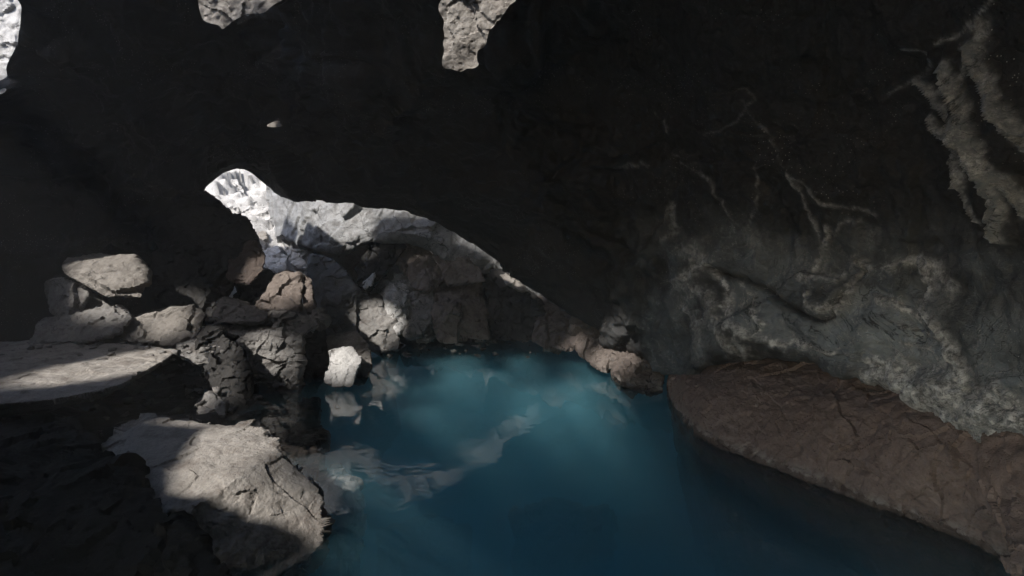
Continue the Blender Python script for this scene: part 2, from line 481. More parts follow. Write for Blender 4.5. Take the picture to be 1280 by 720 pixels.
for line, w, hgt, mi in FEAT:
    xs = [p[0] for p in line]; ys = [p[1] for p in line]
    sel = np.where(front & (qx > min(xs) - 60) & (qx < max(xs) + 60) & (qy > min(ys) - 60) & (qy < max(ys) + 60))[0]
    if not len(sel): continue
    d = polydist(fx[sel], fy[sel], line)
    depth = np.linalg.norm(P0[sel] - CAM, axis=1) / 4.5
    brk = np.clip(.25 + .75 * np.clip(fbm(P0[sel] * 9 + 5, 4, .65, True), 0, 1.2) + .5 * perlin(P0[sel] * 3), 0, 1.3)
    if hgt < 0:
        disp[sel] += hgt * np.exp(-(d / (w * .9)) ** 2) * depth
        crackv[sel] = np.maximum(crackv[sel], np.exp(-(d / (w * .55)) ** 2))
        continue
    dw = np.maximum(d + fbm(P0[sel] * 14, 4, .7) * w * .8, 0)
    disp[sel] += hgt * .45 * np.exp(-(dw / (w * .9)) ** 2) * depth * brk
    if mi < 0:
        disp[sel] += hgt * (1.5 * np.exp(-d / (w * .75)) - .45 * np.exp(-(dw / (w * .9)) ** 2) * brk) * depth
        rib_light[sel] = np.maximum(rib_light[sel], min(1, -1.25 * mi) * np.exp(-(d / (w * .95)) ** 2) * np.clip(.65 + brk * .5, 0, 1)); mi = .6
        mineral[sel] = np.maximum(mineral[sel], mi * brk * np.exp(-(dw / (w * 1.0)) ** 2))  # crust colour also brightens the ribs where little light falls
        continue
    d = dw if w > 2.5 else d; mi = mi * np.clip(brk, .15, 1.1)
    if mi is not None: mineral[sel] = np.maximum(mineral[sel], mi * np.exp(-(d / (w * 1.05)) ** 2))
# overhanging fold: rock above the black crack stands proud of the panel below it
panel = [(886, 338), (905, 342), (940, 354), (990, 388), (1028, 402), (1050, 388), (1066, 366), (1100, 352), (1150, 380), (1185, 430), (1200, 470), (1120, 474), (1040, 452), (1000, 442), (950, 428), (905, 405), (896, 370)]
pin = inpoly(fx, fy, panel)
pale = np.where(pin, 1.0, 0.0) * np.clip(polydist(fx, fy, panel + panel[:1]) / 8, 0, 1)
disp -= .07 * pale
pale = np.maximum(pale, rib_light)
pale = np.maximum(pale, inw * np.clip((qy - 255) / 70, 0, 1) * np.clip(.30 + fbm(P0 * 1.7 + 60, 4) * .55, 0, .6))  # wall made paler downwards in place of light on its lower part
lipn = np.clip(1 - np.abs(qy - 440) / 160, 0, 1)
big = fbm(P0 * .55, 3) * .28 + fbm(P0 * 1.6 + 3, 3, ridged=False) * .10
fac = facets(P0 * np.array([1.0, .8, 1.0]) * .9 + 3) * .22 + facets(P0 * 2.3 + 11) * .07
small = fbm(P0 * 4.5, 5, .55) * .045 + fbm(P0 * 3.0 + 8, 4, .55, True) * .025
roofw = 1 - inw
disp = disp + big * (.35 * inw + .9 * roofw) + fac * (.30 * inw + 1.0 * roofw) + small * (.8 + .5 * roofw)
rowt = np.repeat(vt, nU)
lipfade = np.where(qx < 760, .25 + .75 * np.clip((rowt - 3) / 1.3, 0, 1), 1.0)
chim = np.clip(1 - np.abs(qy - 119) / 40, 0, 1) * np.clip((qx - 560) / 40, 0, 1) * np.clip((900 - qx) / 40, 0, 1)
lipfade = lipfade * (1 - .8 * chim)
disp *= lipfade
mineral = np.clip(mineral + .22 * inw * np.clip(fbm(P0 * 2.1 + 70, 4) * 2 - .25, 0, 1) * np.clip((qy - 230) / 120, 0, 1), 0, 1)
P1 = P0 + Nf * disp[:, None]
Q = grid_faces(nU, nV)
cen = P1[Q].mean(1)
cpx, cpy = to_px(cen)
jig = np.stack([perlin(cen * 5) * 8 + perlin(cen * 12) * 3, perlin(cen * 5 + 50) * 8 + perlin(cen * 12 + 50) * 3], 1)
hole = cut_mask(cen, 1.18)
for poly in OPEN_POLYS:
    hole |= inpoly(cpx + jig[:, 0], cpy + jig[:, 1], poly)
# sunlight that would fall straight through the small gaps is kept out by the hill above them
PE1 = np.cross(S, [0, 0, 1.0]); PE1 /= np.linalg.norm(PE1); PE2 = np.cross(S, PE1)
gap = np.zeros(len(cen), bool)
for poly in OPEN_POLYS:
    gap |= inpoly(cpx + jig[:, 0], cpy + jig[:, 1], poly)
ga = np.floor(np.stack([cen[gap] @ PE1, cen[gap] @ PE2], 1) / .1).astype(int)
LEAK = {(a + i, b + j) for a, b in set(map(tuple, ga)) for i in (-1, 0, 1) for j in (-1, 0, 1)}
Q = Q[~hole]
# wear the broken edges of the openings smooth
eg = np.concatenate([Q[:, [0, 1]], Q[:, [1, 2]], Q[:, [2, 3]], Q[:, [3, 0]]]); eg.sort(1)
eu, ec = np.unique(eg, axis=0, return_counts=True)
be = eu[ec == 1]
cnt = np.bincount(be.ravel(), minlength=len(P1))
for it in range(4):
    acc = np.zeros_like(P1)
    np.add.at(acc, be[:, 0], P1[be[:, 1]]); np.add.at(acc, be[:, 1], P1[be[:, 0]])
    m2 = cnt == 2
    P1[m2] = .5 * P1[m2] + .5 * acc[m2] / 2
usplit = np.argmin(np.abs(qx.reshape(nV, nU)[100] - 775))
colid = (Q[:, 0] % nU)


def submesh(name, faces, mat):
    used, inv = np.unique(faces, return_inverse=True)
    o = mesh_from(name, P1[used], inv.reshape(-1, 4), mat)
    attr(o, 'mineral', mineral[used]); attr(o, 'pale', pale[used]); attr(o, 'crack', crackv[used])
    return o


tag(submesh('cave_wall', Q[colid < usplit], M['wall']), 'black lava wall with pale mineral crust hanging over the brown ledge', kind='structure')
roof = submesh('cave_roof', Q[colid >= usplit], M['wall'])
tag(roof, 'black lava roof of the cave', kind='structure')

# ------------------------------------------------------------------ the hill over the cave
nu, nv = 760, 380
th = np.linspace(0, 2 * np.pi, nu)[None, :]; ph = np.linspace(-.12, np.pi / 2, nv)[:, None]
def sgp(v, p): return np.sign(v) * np.abs(v) ** p
D0 = np.stack([-1 + 10.5 * sgp(np.cos(ph), .5) * sgp(np.cos(th), .6), 6 + 14 * sgp(np.cos(ph), .5) * sgp(np.sin(th), .6), 6.8 * sgp(np.sin(ph), .55) + 0 * th], -1).reshape(-1, 3)
D0 += (fbm(D0 * .5, 4) * .5)[:, None] * np.array([.3, .3, 1])
DQ = grid_faces(nu, nv)
dc = D0[DQ].mean(1)
lk = np.floor(np.stack([dc @ PE1, dc @ PE2], 1) / .1).astype(int)
leak = np.fromiter(((a, b) in LEAK for a, b in lk), bool, len(lk)) & (dc[:, 2] > 3)
DQ = DQ[~(cut_mask(dc, 1.0, True) & ~leak)]
tag(mesh_from('lava_hill', D0, DQ, M['dark']), 'hill of dark lava over the cave', kind='structure')

# ------------------------------------------------------------------ chamber behind the lip: rubble slope and grey shaft wall
nu, nv = 260, 200
X, Y = np.meshgrid(np.linspace(-11, 4, nu), np.linspace(8.6, 18, nv))
Z = .10 + .25 * (-2 - X) + .47 * (Y - 9)
Z = np.minimum(Z, 6.3)
R0 = np.stack([X, Y, Z], -1).reshape(-1, 3)
R0[:, 2] += facets(R0 * 1.2) * .34 + facets(R0 * 3) * .15 + facets(R0 * 7) * .05 + fbm(R0 * 8, 4) * .03
tag(mesh_from('rubble_slope', R0, grid_faces(nu, nv), M['white']), 'pale rubble slope rising to daylight', kind='structure')

SW = [  # px, [(py, D) bottom to top]
    (334, [(306, 12.2), (285, 12.1), (258, 12.2), (225, 12.4), (180, 12.6)]),
    (356, [(296, 10.5), (280, 10.3), (255, 10.4), (215, 10.5), (160, 10.6)]),
    (385, [(306, 9.6), (294, 9.3), (262, 9.4), (215, 9.6), (160, 9.8)]),
    (430, [(314, 9.2), (304, 8.9), (270, 9.0), (215, 9.2), (160, 9.5)]),
    (475, [(300, 9.1), (291, 8.8), (268, 8.9), (215, 9.1), (160, 9.4)]),
    (530, [(316, 9.1), (300, 8.7), (272, 8.8), (215, 9.0), (160, 9.3)]),
    (580, [(336, 9.1), (322, 8.8), (290, 8.8), (220, 9.0), (160, 9.3)]),
    (640, [(356, 9.2), (345, 8.8), (315, 8.8), (240, 9.0), (160, 9.3)]),
    (720, [(395, 9.0), (384, 8.7), (350, 8.8), (270, 9.0), (160, 9.4)]),
    (820, [(430, 8.6), (420, 8.3), (380, 8.5), (300, 9.0), (160, 9.4)]),
]
sw = []
for px, rows in SW:
    b = at(px, *rows[0])
    sw.append([b + np.array([.3, 1.6, .5])] + [at(px, py, D) for py, D in rows])
G2 = cr(np.swapaxes(cr(np.array(sw), dens(9, [14, 34, 40, 40, 46, 44, 44, 44, 30])), 0, 1), dens(5, [8, 14, 26, 30, 14]))
n2 = grid_normals(G2)
if ((CAM - G2) * n2).sum() < 0: n2 = -n2
p2 = G2.reshape(-1, 3)
dd = fbm(p2 * .9, 3) * .10 + facets(p2 * .8) * .10 + facets(p2 * 2.6) * .05 + fbm(p2 * 6, 5, .6) * .02
tag(mesh_from('shaft_wall', p2 + n2.reshape(-1, 3) * dd[:, None], grid_faces(G2.shape[1], G2.shape[0]), M['shaft']), 'smooth grey wall of the daylight shaft', kind='structure')


# ------------------------------------------------------------------ boulders
def hull(pts):
    bm = bmesh.new()
    for p in pts: bm.verts.new(p)
    r = bmesh.ops.convex_hull(bm, input=bm.verts)
    bmesh.ops.delete(bm, geom=[e for e in r['geom_interior'] if isinstance(e, bmesh.types.BMVert)], context='VERTS')
    loose = [v for v in bm.verts if not v.link_faces]
    if loose: bmesh.ops.delete(bm, geom=loose, context='VERTS')
    bmesh.ops.recalc_face_normals(bm, faces=bm.faces)
    return bm


def rock(name, hulls, mat, label, cat='boulder', group=None, voxel=None, smooth=0, fac_amp=1.0, fine=1.0, strata=0.0, seed=0, flat=1.0):
    """hulls: lists of corner points; the union is remeshed, rounded a little and broken up by facets and noise"""
    me = bpy.data.meshes.new('tmp'); allb = bmesh.new()
    pts = np.concatenate([np.array(h) for h in hulls])
    for h in hulls:
        b = hull(h); t = bpy.data.meshes.new('t'); b.to_mesh(t); b.free(); allb.from_mesh(t); bpy.data.meshes.remove(t)
    allb.to_mesh(me); allb.free()
    dist = np.linalg.norm(pts - CAM, axis=1).min()
    size = (pts.max(0) - pts.min(0)).max()
    vox = voxel or max(dist * .0021, size / 220)
    tmp = bpy.data.objects.new('tmp', me); C.objects.link(tmp)
    md = tmp.modifiers.new('r', 'REMESH'); md.mode = 'VOXEL'; md.voxel_size = vox
    if smooth:
        ms = tmp.modifiers.new('s', 'SMOOTH'); ms.factor = .5; ms.iterations = smooth
    dg = bpy.context.evaluated_depsgraph_get(); dg.update()
    ev = tmp.evaluated_get(dg); em = ev.to_mesh()
    n = len(em.vertices)
    V = np.empty(n * 3, np.float32); em.vertices.foreach_get('co', V); V = V.reshape(-1, 3).astype(float)
    Nv = np.empty(n * 3, np.float32); em.vertices.foreach_get('normal', Nv); Nv = Nv.reshape(-1, 3).astype(float)
    quads = np.array([p.vertices[:] for p in em.polygons], np.int32)
    ev.to_mesh_clear(); bpy.data.objects.remove(tmp); bpy.data.meshes.remove(me)
    s = min(max(size, .25), 1.6)
    o = seed * 13.7
    Pn = V + o
    wp = Pn + np.stack([perlin(Pn * 5 + 3), perlin(Pn * 5 + 23), perlin(Pn * 5 + 43)], 1) * .05
    d = facets(wp * (2.4 / s)) * .05 * s * fac_amp + facets(wp * (6.0 / s) + 4) * .030 * s * fac_amp
    d += facets(wp * (17.0 / s) + 4) * .012 * s * fac_amp
    d += fbm(Pn * (2.5 / s), 2) * .022 * s * fine
    d += fbm(Pn * (12 / s), 5, .6) * .0085 * s * fine
    d += np.minimum(fbm(Pn * (8 / s) + 9, 4, .55, True), .6) * .006 * s * fine
    d *= 1 - (1 - flat) * np.clip((Nv[:, 2] - .45) / .3, 0, 1)
    if strata:
        q = (V[:, 2] + perlin(Pn * 1.2) * .12) * 9 / s
        tri = np.abs((q % 1) - .5)
        d += np.clip(tri - .1, 0, .25) * strata * s * .25
    V = V + Nv * d[:, None]
    lo, hi = V.min(0), V.max(0)
    base = np.array([(lo[0] + hi[0]) / 2, (lo[1] + hi[1]) / 2, lo[2]])
    ob = mesh_from(name, V, quads, mat, base=base)
    ob.data.set_sharp_from_angle(angle=math.radians(36))
    tag(ob, label, cat, group)
    return ob


def blk(front, thick=.7, shrink=.75, up=0.0):
    """corner list (px,py,D) of the side that faces the camera -> hull points with a back side"""
    fr = np.array(front, float)
    cx, cy = fr[:, 0].mean(), fr[:, 1].mean()
    pts = [at(*p) for p in fr]
    for x, y, D in fr:
        pts.append(at(cx + (x - cx) * shrink, cy + (y - cy) * shrink - up, D + thick))
    return pts


LB, BB, RB, EB = 'boulders on the left bank', 'boulders at the far end of the pool', 'rocks along the right bank', 'sunlit rubble in the cave mouth'
# near left
rock('boulder', [[at(160, 566, 3.55), at(186, 518, 4.2), at(240, 528, 4.1), at(305, 540, 3.85), at(338, 553, 3.7), at(350, 566, 3.55),
                  at(376, 590, 3.48), at(402, 612, 3.42), at(398, 660, 3.25), at(394, 705, 3.08), at(250, 628, 3.05), at(300, 594, 3.25), at(330, 726, 2.93), at(250, 728, 2.92),
                  at(340, 800, 2.8), at(180, 640, 3.0), at(180, 740, 2.85), at(110, 620, 3.1), at(110, 740, 2.85), at(120, 570, 3.8), at(330, 640, 4.4), at(230, 640, 4.6)]],
     M['pale'], 'largest pale boulder with flat top and rough chipped face at the near water edge', group=LB, voxel=.0085, seed=1, smooth=1, fac_amp=1.0, fine=2.6, flat=.2)
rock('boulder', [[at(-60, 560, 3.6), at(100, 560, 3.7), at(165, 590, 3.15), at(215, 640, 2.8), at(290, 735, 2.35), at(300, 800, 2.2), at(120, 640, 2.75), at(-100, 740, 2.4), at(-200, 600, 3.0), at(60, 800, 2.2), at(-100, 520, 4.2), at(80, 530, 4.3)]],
     M['black'], 'black boulder shaped as the shadow left of the largest pale boulder', group=LB, voxel=.014, seed=2)  # near-black rock stands in for the shadow beside the pale boulder
# slab shelf
top = [(-260, 432), (-40, 428), (80, 427), (160, 431), (224, 437), (208, 449), (182, 460), (150, 482), (112, 492), (70, 499), (30, 500), (-160, 520)]
rock('rock_slab', [[atz(x, y, .55) for x, y in top] + [atz(x, y, .55) * np.array([1, 1, 0]) + np.array([-.75, .75, .22]) for x, y in top]],
     M['pale'], 'broad flat pale slab with one sunlit corner above the dark left water', 'slab', group=LB, seed=3, fac_amp=.35, fine=.9, voxel=.012, flat=.6)
rock('boulder', [blk([(74, 331, 6.75), (84, 322, 7.0), (122, 319, 7.1), (166, 322, 7.0), (184, 341, 6.9), (180, 352, 6.7), (183, 366, 6.7), (176, 373, 6.6), (130, 373, 6.5), (114, 362, 6.5), (78, 342, 6.6)], .8, .8)],
     M['stone'], 'pale tilted block lying on top of the stack at far left', group=LB, seed=4, fac_amp=.6)
rock('boulder', [blk([(58, 352, 6.9), (80, 346, 6.8), (112, 366, 6.7), (108, 390, 6.7), (90, 397, 6.6), (62, 392, 6.8)], .7)],
     M['grey'], 'blue grey block under the left end of the tilted block', group=LB, seed=5)
rock('boulder', [blk([(104, 362, 6.9), (128, 374, 6.8), (152, 392, 6.7), (120, 396, 6.7), (98, 394, 6.8)], .6)],
     M['grey'], 'small triangular grey block wedged beneath the tilted block', group=LB, seed=6)
rock('boulder', [blk([(45, 402, 6.5), (90, 390, 6.5), (150, 386, 6.6), (166, 396, 6.5), (150, 416, 6.3), (100, 428, 6.2), (40, 430, 6.3)], .7)],
     M['grey'], 'long grey block lying between tilted block and flat slab', group=LB, seed=7, fac_amp=.7)
rock('boulder', [blk([(140, 412, 6.5), (165, 398, 6.7), (205, 386, 6.9), (254, 385, 6.8), (256, 396, 6.6), (246, 424, 6.35), (240, 434, 6.3), (160, 428, 6.3)], .8)],
     M['stone'], 'pale cracked low block at the back right of the flat slab', group=LB, seed=8, fac_amp=.6)
rock('boulder', [blk([(222, 430, 6.25), (250, 422, 6.3), (264, 436, 6.2), (270, 455, 6.1), (246, 456, 6.05), (226, 446, 6.1)], .5)],
     M['grey'], 'small jagged chunk beside the sunlit corner of the slab', group=LB, seed=9)
rock('boulder', [blk([(196, 200, 8.1), (238, 244, 8.0), (262, 249, 7.9), (288, 262, 7.9), (306, 284, 7.8), (318, 300, 7.7), (310, 330, 7.5), (270, 400, 7.4), (205, 405, 7.5), (180, 300, 7.9)], 1.0, .9)],
     M['dark'], 'tall black lava mass forming the left side of the cave mouth', group=LB, seed=10)
rock('boulder', [blk([(290, 318, 7.6), (308, 300, 7.6), (322, 302, 7.5), (333, 318, 7.4), (330, 338, 7.3), (312, 354, 7.2), (296, 356, 7.3), (284, 346, 7.4)], .5)],
     M['rust'], 'rusty brown knob on the lower corner of the black lava mass', group=LB, seed=11)
rock('boulder', [blk([(318, 388, 7.1), (336, 364, 7.2), (346, 345, 7.4), (358, 339, 7.5), (374, 343, 7.4), (380, 356, 7.3), (376, 386, 7.0)], .6)],
     M['brown'], 'smooth warm brown block standing on the layered block', group=LB, seed=12, fac_amp=.6, strata=.2)
rock('boulder', [blk([(376, 342, 7.5), (388, 350, 7.4), (394, 386, 7.1), (380, 388, 7.1)], .5)],
     M['brown'], 'narrow upright brown block right of the smooth brown block', group=LB, seed=13)
rock('boulder', [blk([(268, 388, 6.9), (280, 374, 7.0), (300, 376, 7.0), (336, 392, 6.8), (330, 402, 6.6), (270, 404, 6.6)], .5)],
     M['grey'], 'low dark block left of the smooth brown block', group=LB, seed=14)
rock('boulder', [blk([(262, 402, 6.95), (300, 396, 7.05), (345, 388, 7.15), (400, 388, 7.15), (404, 402, 6.95), (378, 420, 6.65), (310, 424, 6.55), (270, 412, 6.75)], .8),
                 blk([(300, 420, 6.60), (376, 417, 6.60), (372, 470, 6.45), (374, 495, 6.40), (345, 515, 6.35), (318, 492, 6.40), (300, 455, 6.50)], .9)],
     M['grey'], 'tall layered grey block with a lit front face above the water', group=LB, seed=15, strata=.22, voxel=.011)
rock('boulder', [blk([(372, 400, 7.15), (404, 396, 7.25), (408, 440, 7.15), (404, 475, 7.05), (384, 500, 6.85), (372, 480, 6.85)], .7)],
     M['dark'], 'narrow black block at the right side of the layered block', group=LB, seed=16)
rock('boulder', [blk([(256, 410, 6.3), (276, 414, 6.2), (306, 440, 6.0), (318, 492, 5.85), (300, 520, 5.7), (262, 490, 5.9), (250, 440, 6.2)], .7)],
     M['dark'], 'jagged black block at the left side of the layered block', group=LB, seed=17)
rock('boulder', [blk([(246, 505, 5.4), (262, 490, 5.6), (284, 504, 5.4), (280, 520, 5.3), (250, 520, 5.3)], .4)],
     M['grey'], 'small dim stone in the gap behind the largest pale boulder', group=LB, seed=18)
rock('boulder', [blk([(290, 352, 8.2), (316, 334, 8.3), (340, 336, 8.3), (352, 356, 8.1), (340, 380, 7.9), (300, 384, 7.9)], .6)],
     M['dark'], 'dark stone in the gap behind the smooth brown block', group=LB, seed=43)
# white stones at the left water edge
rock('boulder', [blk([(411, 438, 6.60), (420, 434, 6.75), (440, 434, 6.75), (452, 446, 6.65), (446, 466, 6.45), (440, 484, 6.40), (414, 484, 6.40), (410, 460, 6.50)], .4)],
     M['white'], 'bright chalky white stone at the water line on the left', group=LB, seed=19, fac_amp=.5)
rock('boulder', [blk([(408, 420, 7.1), (430, 416, 7.2), (446, 416, 7.2), (460, 430, 7.1), (466, 456, 6.95), (458, 480, 6.9), (420, 480, 6.9)], .5)],
     M['pale'], 'brownish pale stone right behind the bright white stone', group=LB, seed=20, fac_amp=.6)
rock('boulder', [blk([(406, 464, 6.5), (414, 460, 6.5), (417, 470, 6.45), (414, 482, 6.4), (406, 480, 6.4)], .15)],
     M['white'], 'fist sized white stone left of the bright white stone', group=LB, seed=21)
# far end
rock('boulder', [blk([(388.1, 318, 8.9), (412.4, 322, 8.9), (437.6, 348, 8.7), (448.4, 368, 8.5), (444.8, 428, 8.2), (410.6, 425, 8.1), (397.1, 390, 8.4), (387.2, 350, 8.7)], 1.0)],
     M['grey'], 'large smooth grey boulder sloping down under the cave mouth', group=BB, seed=22, fac_amp=.8)
rock('boulder', [blk([(441.2, 374, 8.6), (453.8, 368, 8.7), (471.8, 369, 8.7), (489.8, 382, 8.5), (497.0, 405, 8.35), (499.7, 438, 8.2), (457.4, 440, 8.2), (446.6, 420, 8.3)], .9)],
     M['grey'], 'grey block with one flat face standing in the far water', group=BB, seed=23, fac_amp=.7)
rock('boulder', [blk([(468.9, 368, 8.8), (481.4, 354, 8.9), (490.4, 346, 9.0), (510.2, 350, 8.9), (515.6, 384, 8.6), (506.6, 412, 8.4), (497.6, 418, 8.3), (485.1, 376, 8.5)], .7)],
     M['white'], 'white crusted crag behind the flat faced grey block', group=BB, seed=24, fac_amp=1.2)
rock('boulder', [blk([(506.1, 352, 8.9), (525.9, 350, 8.9), (543.0, 366, 8.7), (540.3, 400, 8.4), (527.7, 420, 8.3), (507.9, 420, 8.3)], .7)],
     M['grey'], 'rounded grey boulder right of the white crusted crag', group=BB, seed=25)
rock('boulder', [blk([(519.3, 408, 8.7), (528.3, 402, 8.75), (540.0, 406, 8.7), (542.7, 422, 8.55), (533.7, 430, 8.5), (521.1, 428, 8.5)], .3)],
     M['pale'], 'small pale lump at the far water line', group=BB, seed=26)
rock('boulder', [blk([(540.0, 378, 8.5), (550.8, 358, 8.95), (567.0, 344, 9.25), (590.4, 334, 9.35), (603.0, 342, 9.2), (581.4, 372, 8.5), (558.0, 384, 8.35), (608.4, 384, 8.6), (610.2, 422, 8.3), (550.8, 424, 8.3)], .9)],
     M['brown'], 'big brown boulder with a slanting lit top at the far end', group=BB, seed=27, fac_amp=1.0)
rock('boulder', [blk([(493.7, 318, 9.0), (508.1, 298, 9.1), (526.1, 298, 9.1), (549.5, 334, 8.9), (558.5, 348, 8.8), (538.7, 366, 8.6), (517.1, 362, 8.7)], .8)],
     M['brown'], 'brown slab leaning behind the rounded grey boulder', group=BB, seed=28)
rock('boulder', [blk([(539.1, 312, 9.0), (572.4, 314, 8.9), (601.2, 338, 8.7), (606.6, 352, 8.6), (561.6, 356, 8.7)], .6)],
     M['brown'], 'brown rock highest behind the big slanting boulder', group=BB, seed=29)
rock('boulder', [blk([(608.1, 346, 8.9), (627.9, 342, 8.8), (658.5, 362, 8.6), (680.1, 384, 8.4), (685.5, 426, 8.2), (609.9, 426, 8.4)], .9)],
     M['dark'], 'dark boulder right of the big slanting boulder', group=BB, seed=30)
rock('boulder', [blk([(624.1, 344, 8.6), (633.1, 342, 8.65), (649.3, 352, 8.5), (661.9, 364, 8.35), (652.9, 366, 8.3), (636.7, 358, 8.45)], .3)],
     M['pale'], 'slim pale stone lying on the dark far boulder', group=BB, seed=31)
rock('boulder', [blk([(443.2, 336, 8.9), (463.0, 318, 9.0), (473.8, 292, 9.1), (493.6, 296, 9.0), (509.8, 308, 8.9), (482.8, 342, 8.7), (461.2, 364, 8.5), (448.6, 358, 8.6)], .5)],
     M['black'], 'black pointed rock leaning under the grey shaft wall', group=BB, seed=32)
rock('boulder', [blk([(453.0, 354, 8.6), (465.6, 342, 8.6), (469.2, 340, 8.6), (465.6, 358, 8.5), (456.6, 362, 8.5)], .2)],
     M['white'], 'small white stone at the foot of the black pointed rock', group=BB, seed=33)
# right bank
rock('boulder', [blk([(648, 366, 8.9), (668, 366, 8.9), (700, 384, 8.5), (704, 404, 8.2), (680, 410, 8.3), (664, 392, 8.6)], .6)],
     M['bank'], 'brown sloping rock at the back end of the right bank', group=RB, seed=34)
rock('boulder', [blk([(670, 400, 8.4), (684, 390, 8.5), (704, 386, 8.4), (724, 392, 8.2), (730, 424, 7.9), (716, 440, 7.7), (690, 434, 7.9), (672, 424, 8.2)], .6)],
     M['bank'], 'knobbly brown rock second along the right bank', group=RB, seed=35, fac_amp=1.3)
rock('boulder', [blk([(718, 392, 8.1), (734, 384, 8.1), (750, 388, 8.0), (768, 408, 7.7), (776, 428, 7.4), (764, 446, 7.2), (730, 444, 7.4), (716, 430, 7.7)], .7)],
     M['bank'], 'pitted brown rock with bright top edge on the right bank', group=RB, seed=36, fac_amp=1.4)
rock('boulder', [blk([(730, 436, 7.4), (756, 428, 7.4), (784, 432, 7.2), (794, 446, 6.95), (782, 462, 6.85), (750, 460, 7.0), (732, 450, 7.2)], .5)],
     M['bank'], 'low flat brown rock at the right water line', group=RB, seed=37)
rock('boulder', [blk([(772, 448, 7.0), (790, 434, 7.1), (816, 440, 6.8), (832, 460, 6.5), (826, 488, 6.3), (806, 494, 6.3), (778, 484, 6.5), (768, 470, 6.7)], .6)],
     M['bank'], 'round lumpy brown rock next to the dark gap before the ledge', group=RB, seed=38, fac_amp=1.3)

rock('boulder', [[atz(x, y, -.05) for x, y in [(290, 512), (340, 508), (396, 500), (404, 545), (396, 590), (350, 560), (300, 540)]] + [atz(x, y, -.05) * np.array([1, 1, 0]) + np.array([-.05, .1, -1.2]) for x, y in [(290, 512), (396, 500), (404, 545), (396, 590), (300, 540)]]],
     M['black'], 'black rock added under the water to darken it between the layered block and the largest pale boulder', group=LB, seed=42, fac_amp=.5)  # rock added to darken the shaded water here

# the brown ledge under the right wall
edge = [(838, 500), (852, 522), (872, 543), (905, 563), (948, 577), (1000, 591), (1050, 616), (1100, 633), (1160, 649), (1210, 663), (1262, 690), (1400, 760)]
crest = [(836, 470, .10), (856, 456, .30), (892, 446, .50), (940, 442, .60), (1000, 446, .64), (1060, 456, .70), (1130, 478, .72), (1200, 510, .72), (1270, 545, .70), (1420, 620, .70)]
brow = []
for x in range(842, 1421, 26):
    ye = np.interp(x, [e[0] for e in edge], [e[1] for e in edge])
    yc = np.interp(x, [c[0] for c in crest], [c[1] for c in crest]); zc = np.interp(x, [c[0] for c in crest], [c[2] for c in crest])
    a, b = atz(x, ye, 0), atz(x, yc, zc)
    for t in (.12, .3, .5, .75):
        brow.append((x, a + (b - a) * t + np.array([-.35, -.25, .95]) * .15 * math.sin(math.pi * t ** .8)))
def lobe(a, b, w):
    p = []
    for x, y in edge:
        if a <= x <= b:
            q = atz(x, y, 0); p += [q, q + np.array([.05, .03, -.15]), q + np.array([.32, .2, -.7]), q + np.array([.7, .5, -2.4])]
    p += [q for x, q in brow if a <= x <= b]
    for x, y, z in crest:
        if a <= x <= b:
            q = atz(x, y, z); p += [q, q + np.array([w, .5, -.05]), q + np.array([w, .6, -2.6])]
    return p
rock('rock_ledge', [lobe(830, 1062, .6), lobe(930, 1180, .7), lobe(1040, 1300, .8), lobe(1150, 1430, .9)], M['ledge'],
     'long rounded brown rock ledge running along the right water edge', 'ledge', seed=39, smooth=14, fac_amp=.42, fine=1.1, voxel=.011)
rock('boulder', [[at(1238, 610, 2.95), at(1262, 588, 2.95), at(1330, 590, 2.7), at(1360, 680, 2.4), at(1300, 730, 2.4), at(1256, 700, 2.7), at(1240, 650, 2.9),
                  at(1280, 620, 3.4), at(1360, 640, 3.2), at(1300, 760, 2.6)]],
     M['ledge'], 'dim rounded boulder against the near end of the brown ledge', group=RB, seed=40, smooth=8)
# unseen wall added to shade the left bank from the opening behind the camera
rock('unseen_shade_wall', [[np.array(p) for p in [(-2.05, 1.95, -.5), (-2.15, 2.0, 1.0), (-2.3, 1.9, 1.7), (-2.0, 1.5, -.5), (-2.1, 1.5, 1.5), (-3.2, 1.3, 2.0), (-3.3, 2.0, 1.9), (-3.6, 1.2, -.5), (-3.6, 2.2, -.5)]],
                       [np.array(p) for p in [(-3.1, 1.3, 1.9), (-3.2, 2.0, 1.8), (-3.6, 1.2, 2.9), (-3.8, 2.0, 2.9), (-7.5, 1.0, 3.6), (-7.5, 2.2, 3.6), (-11, 1.2, 3.6), (-11, 2.2, 3.6), (-3.2, 1.2, -.5), (-3.2, 2.2, -.5), (-11, 1, -.5), (-11, 2.2, -.5)]]],
     M['dark'], 'unseen black wall added to shade the left bank', 'light blocker', seed=41, voxel=.04, fac_amp=.6)
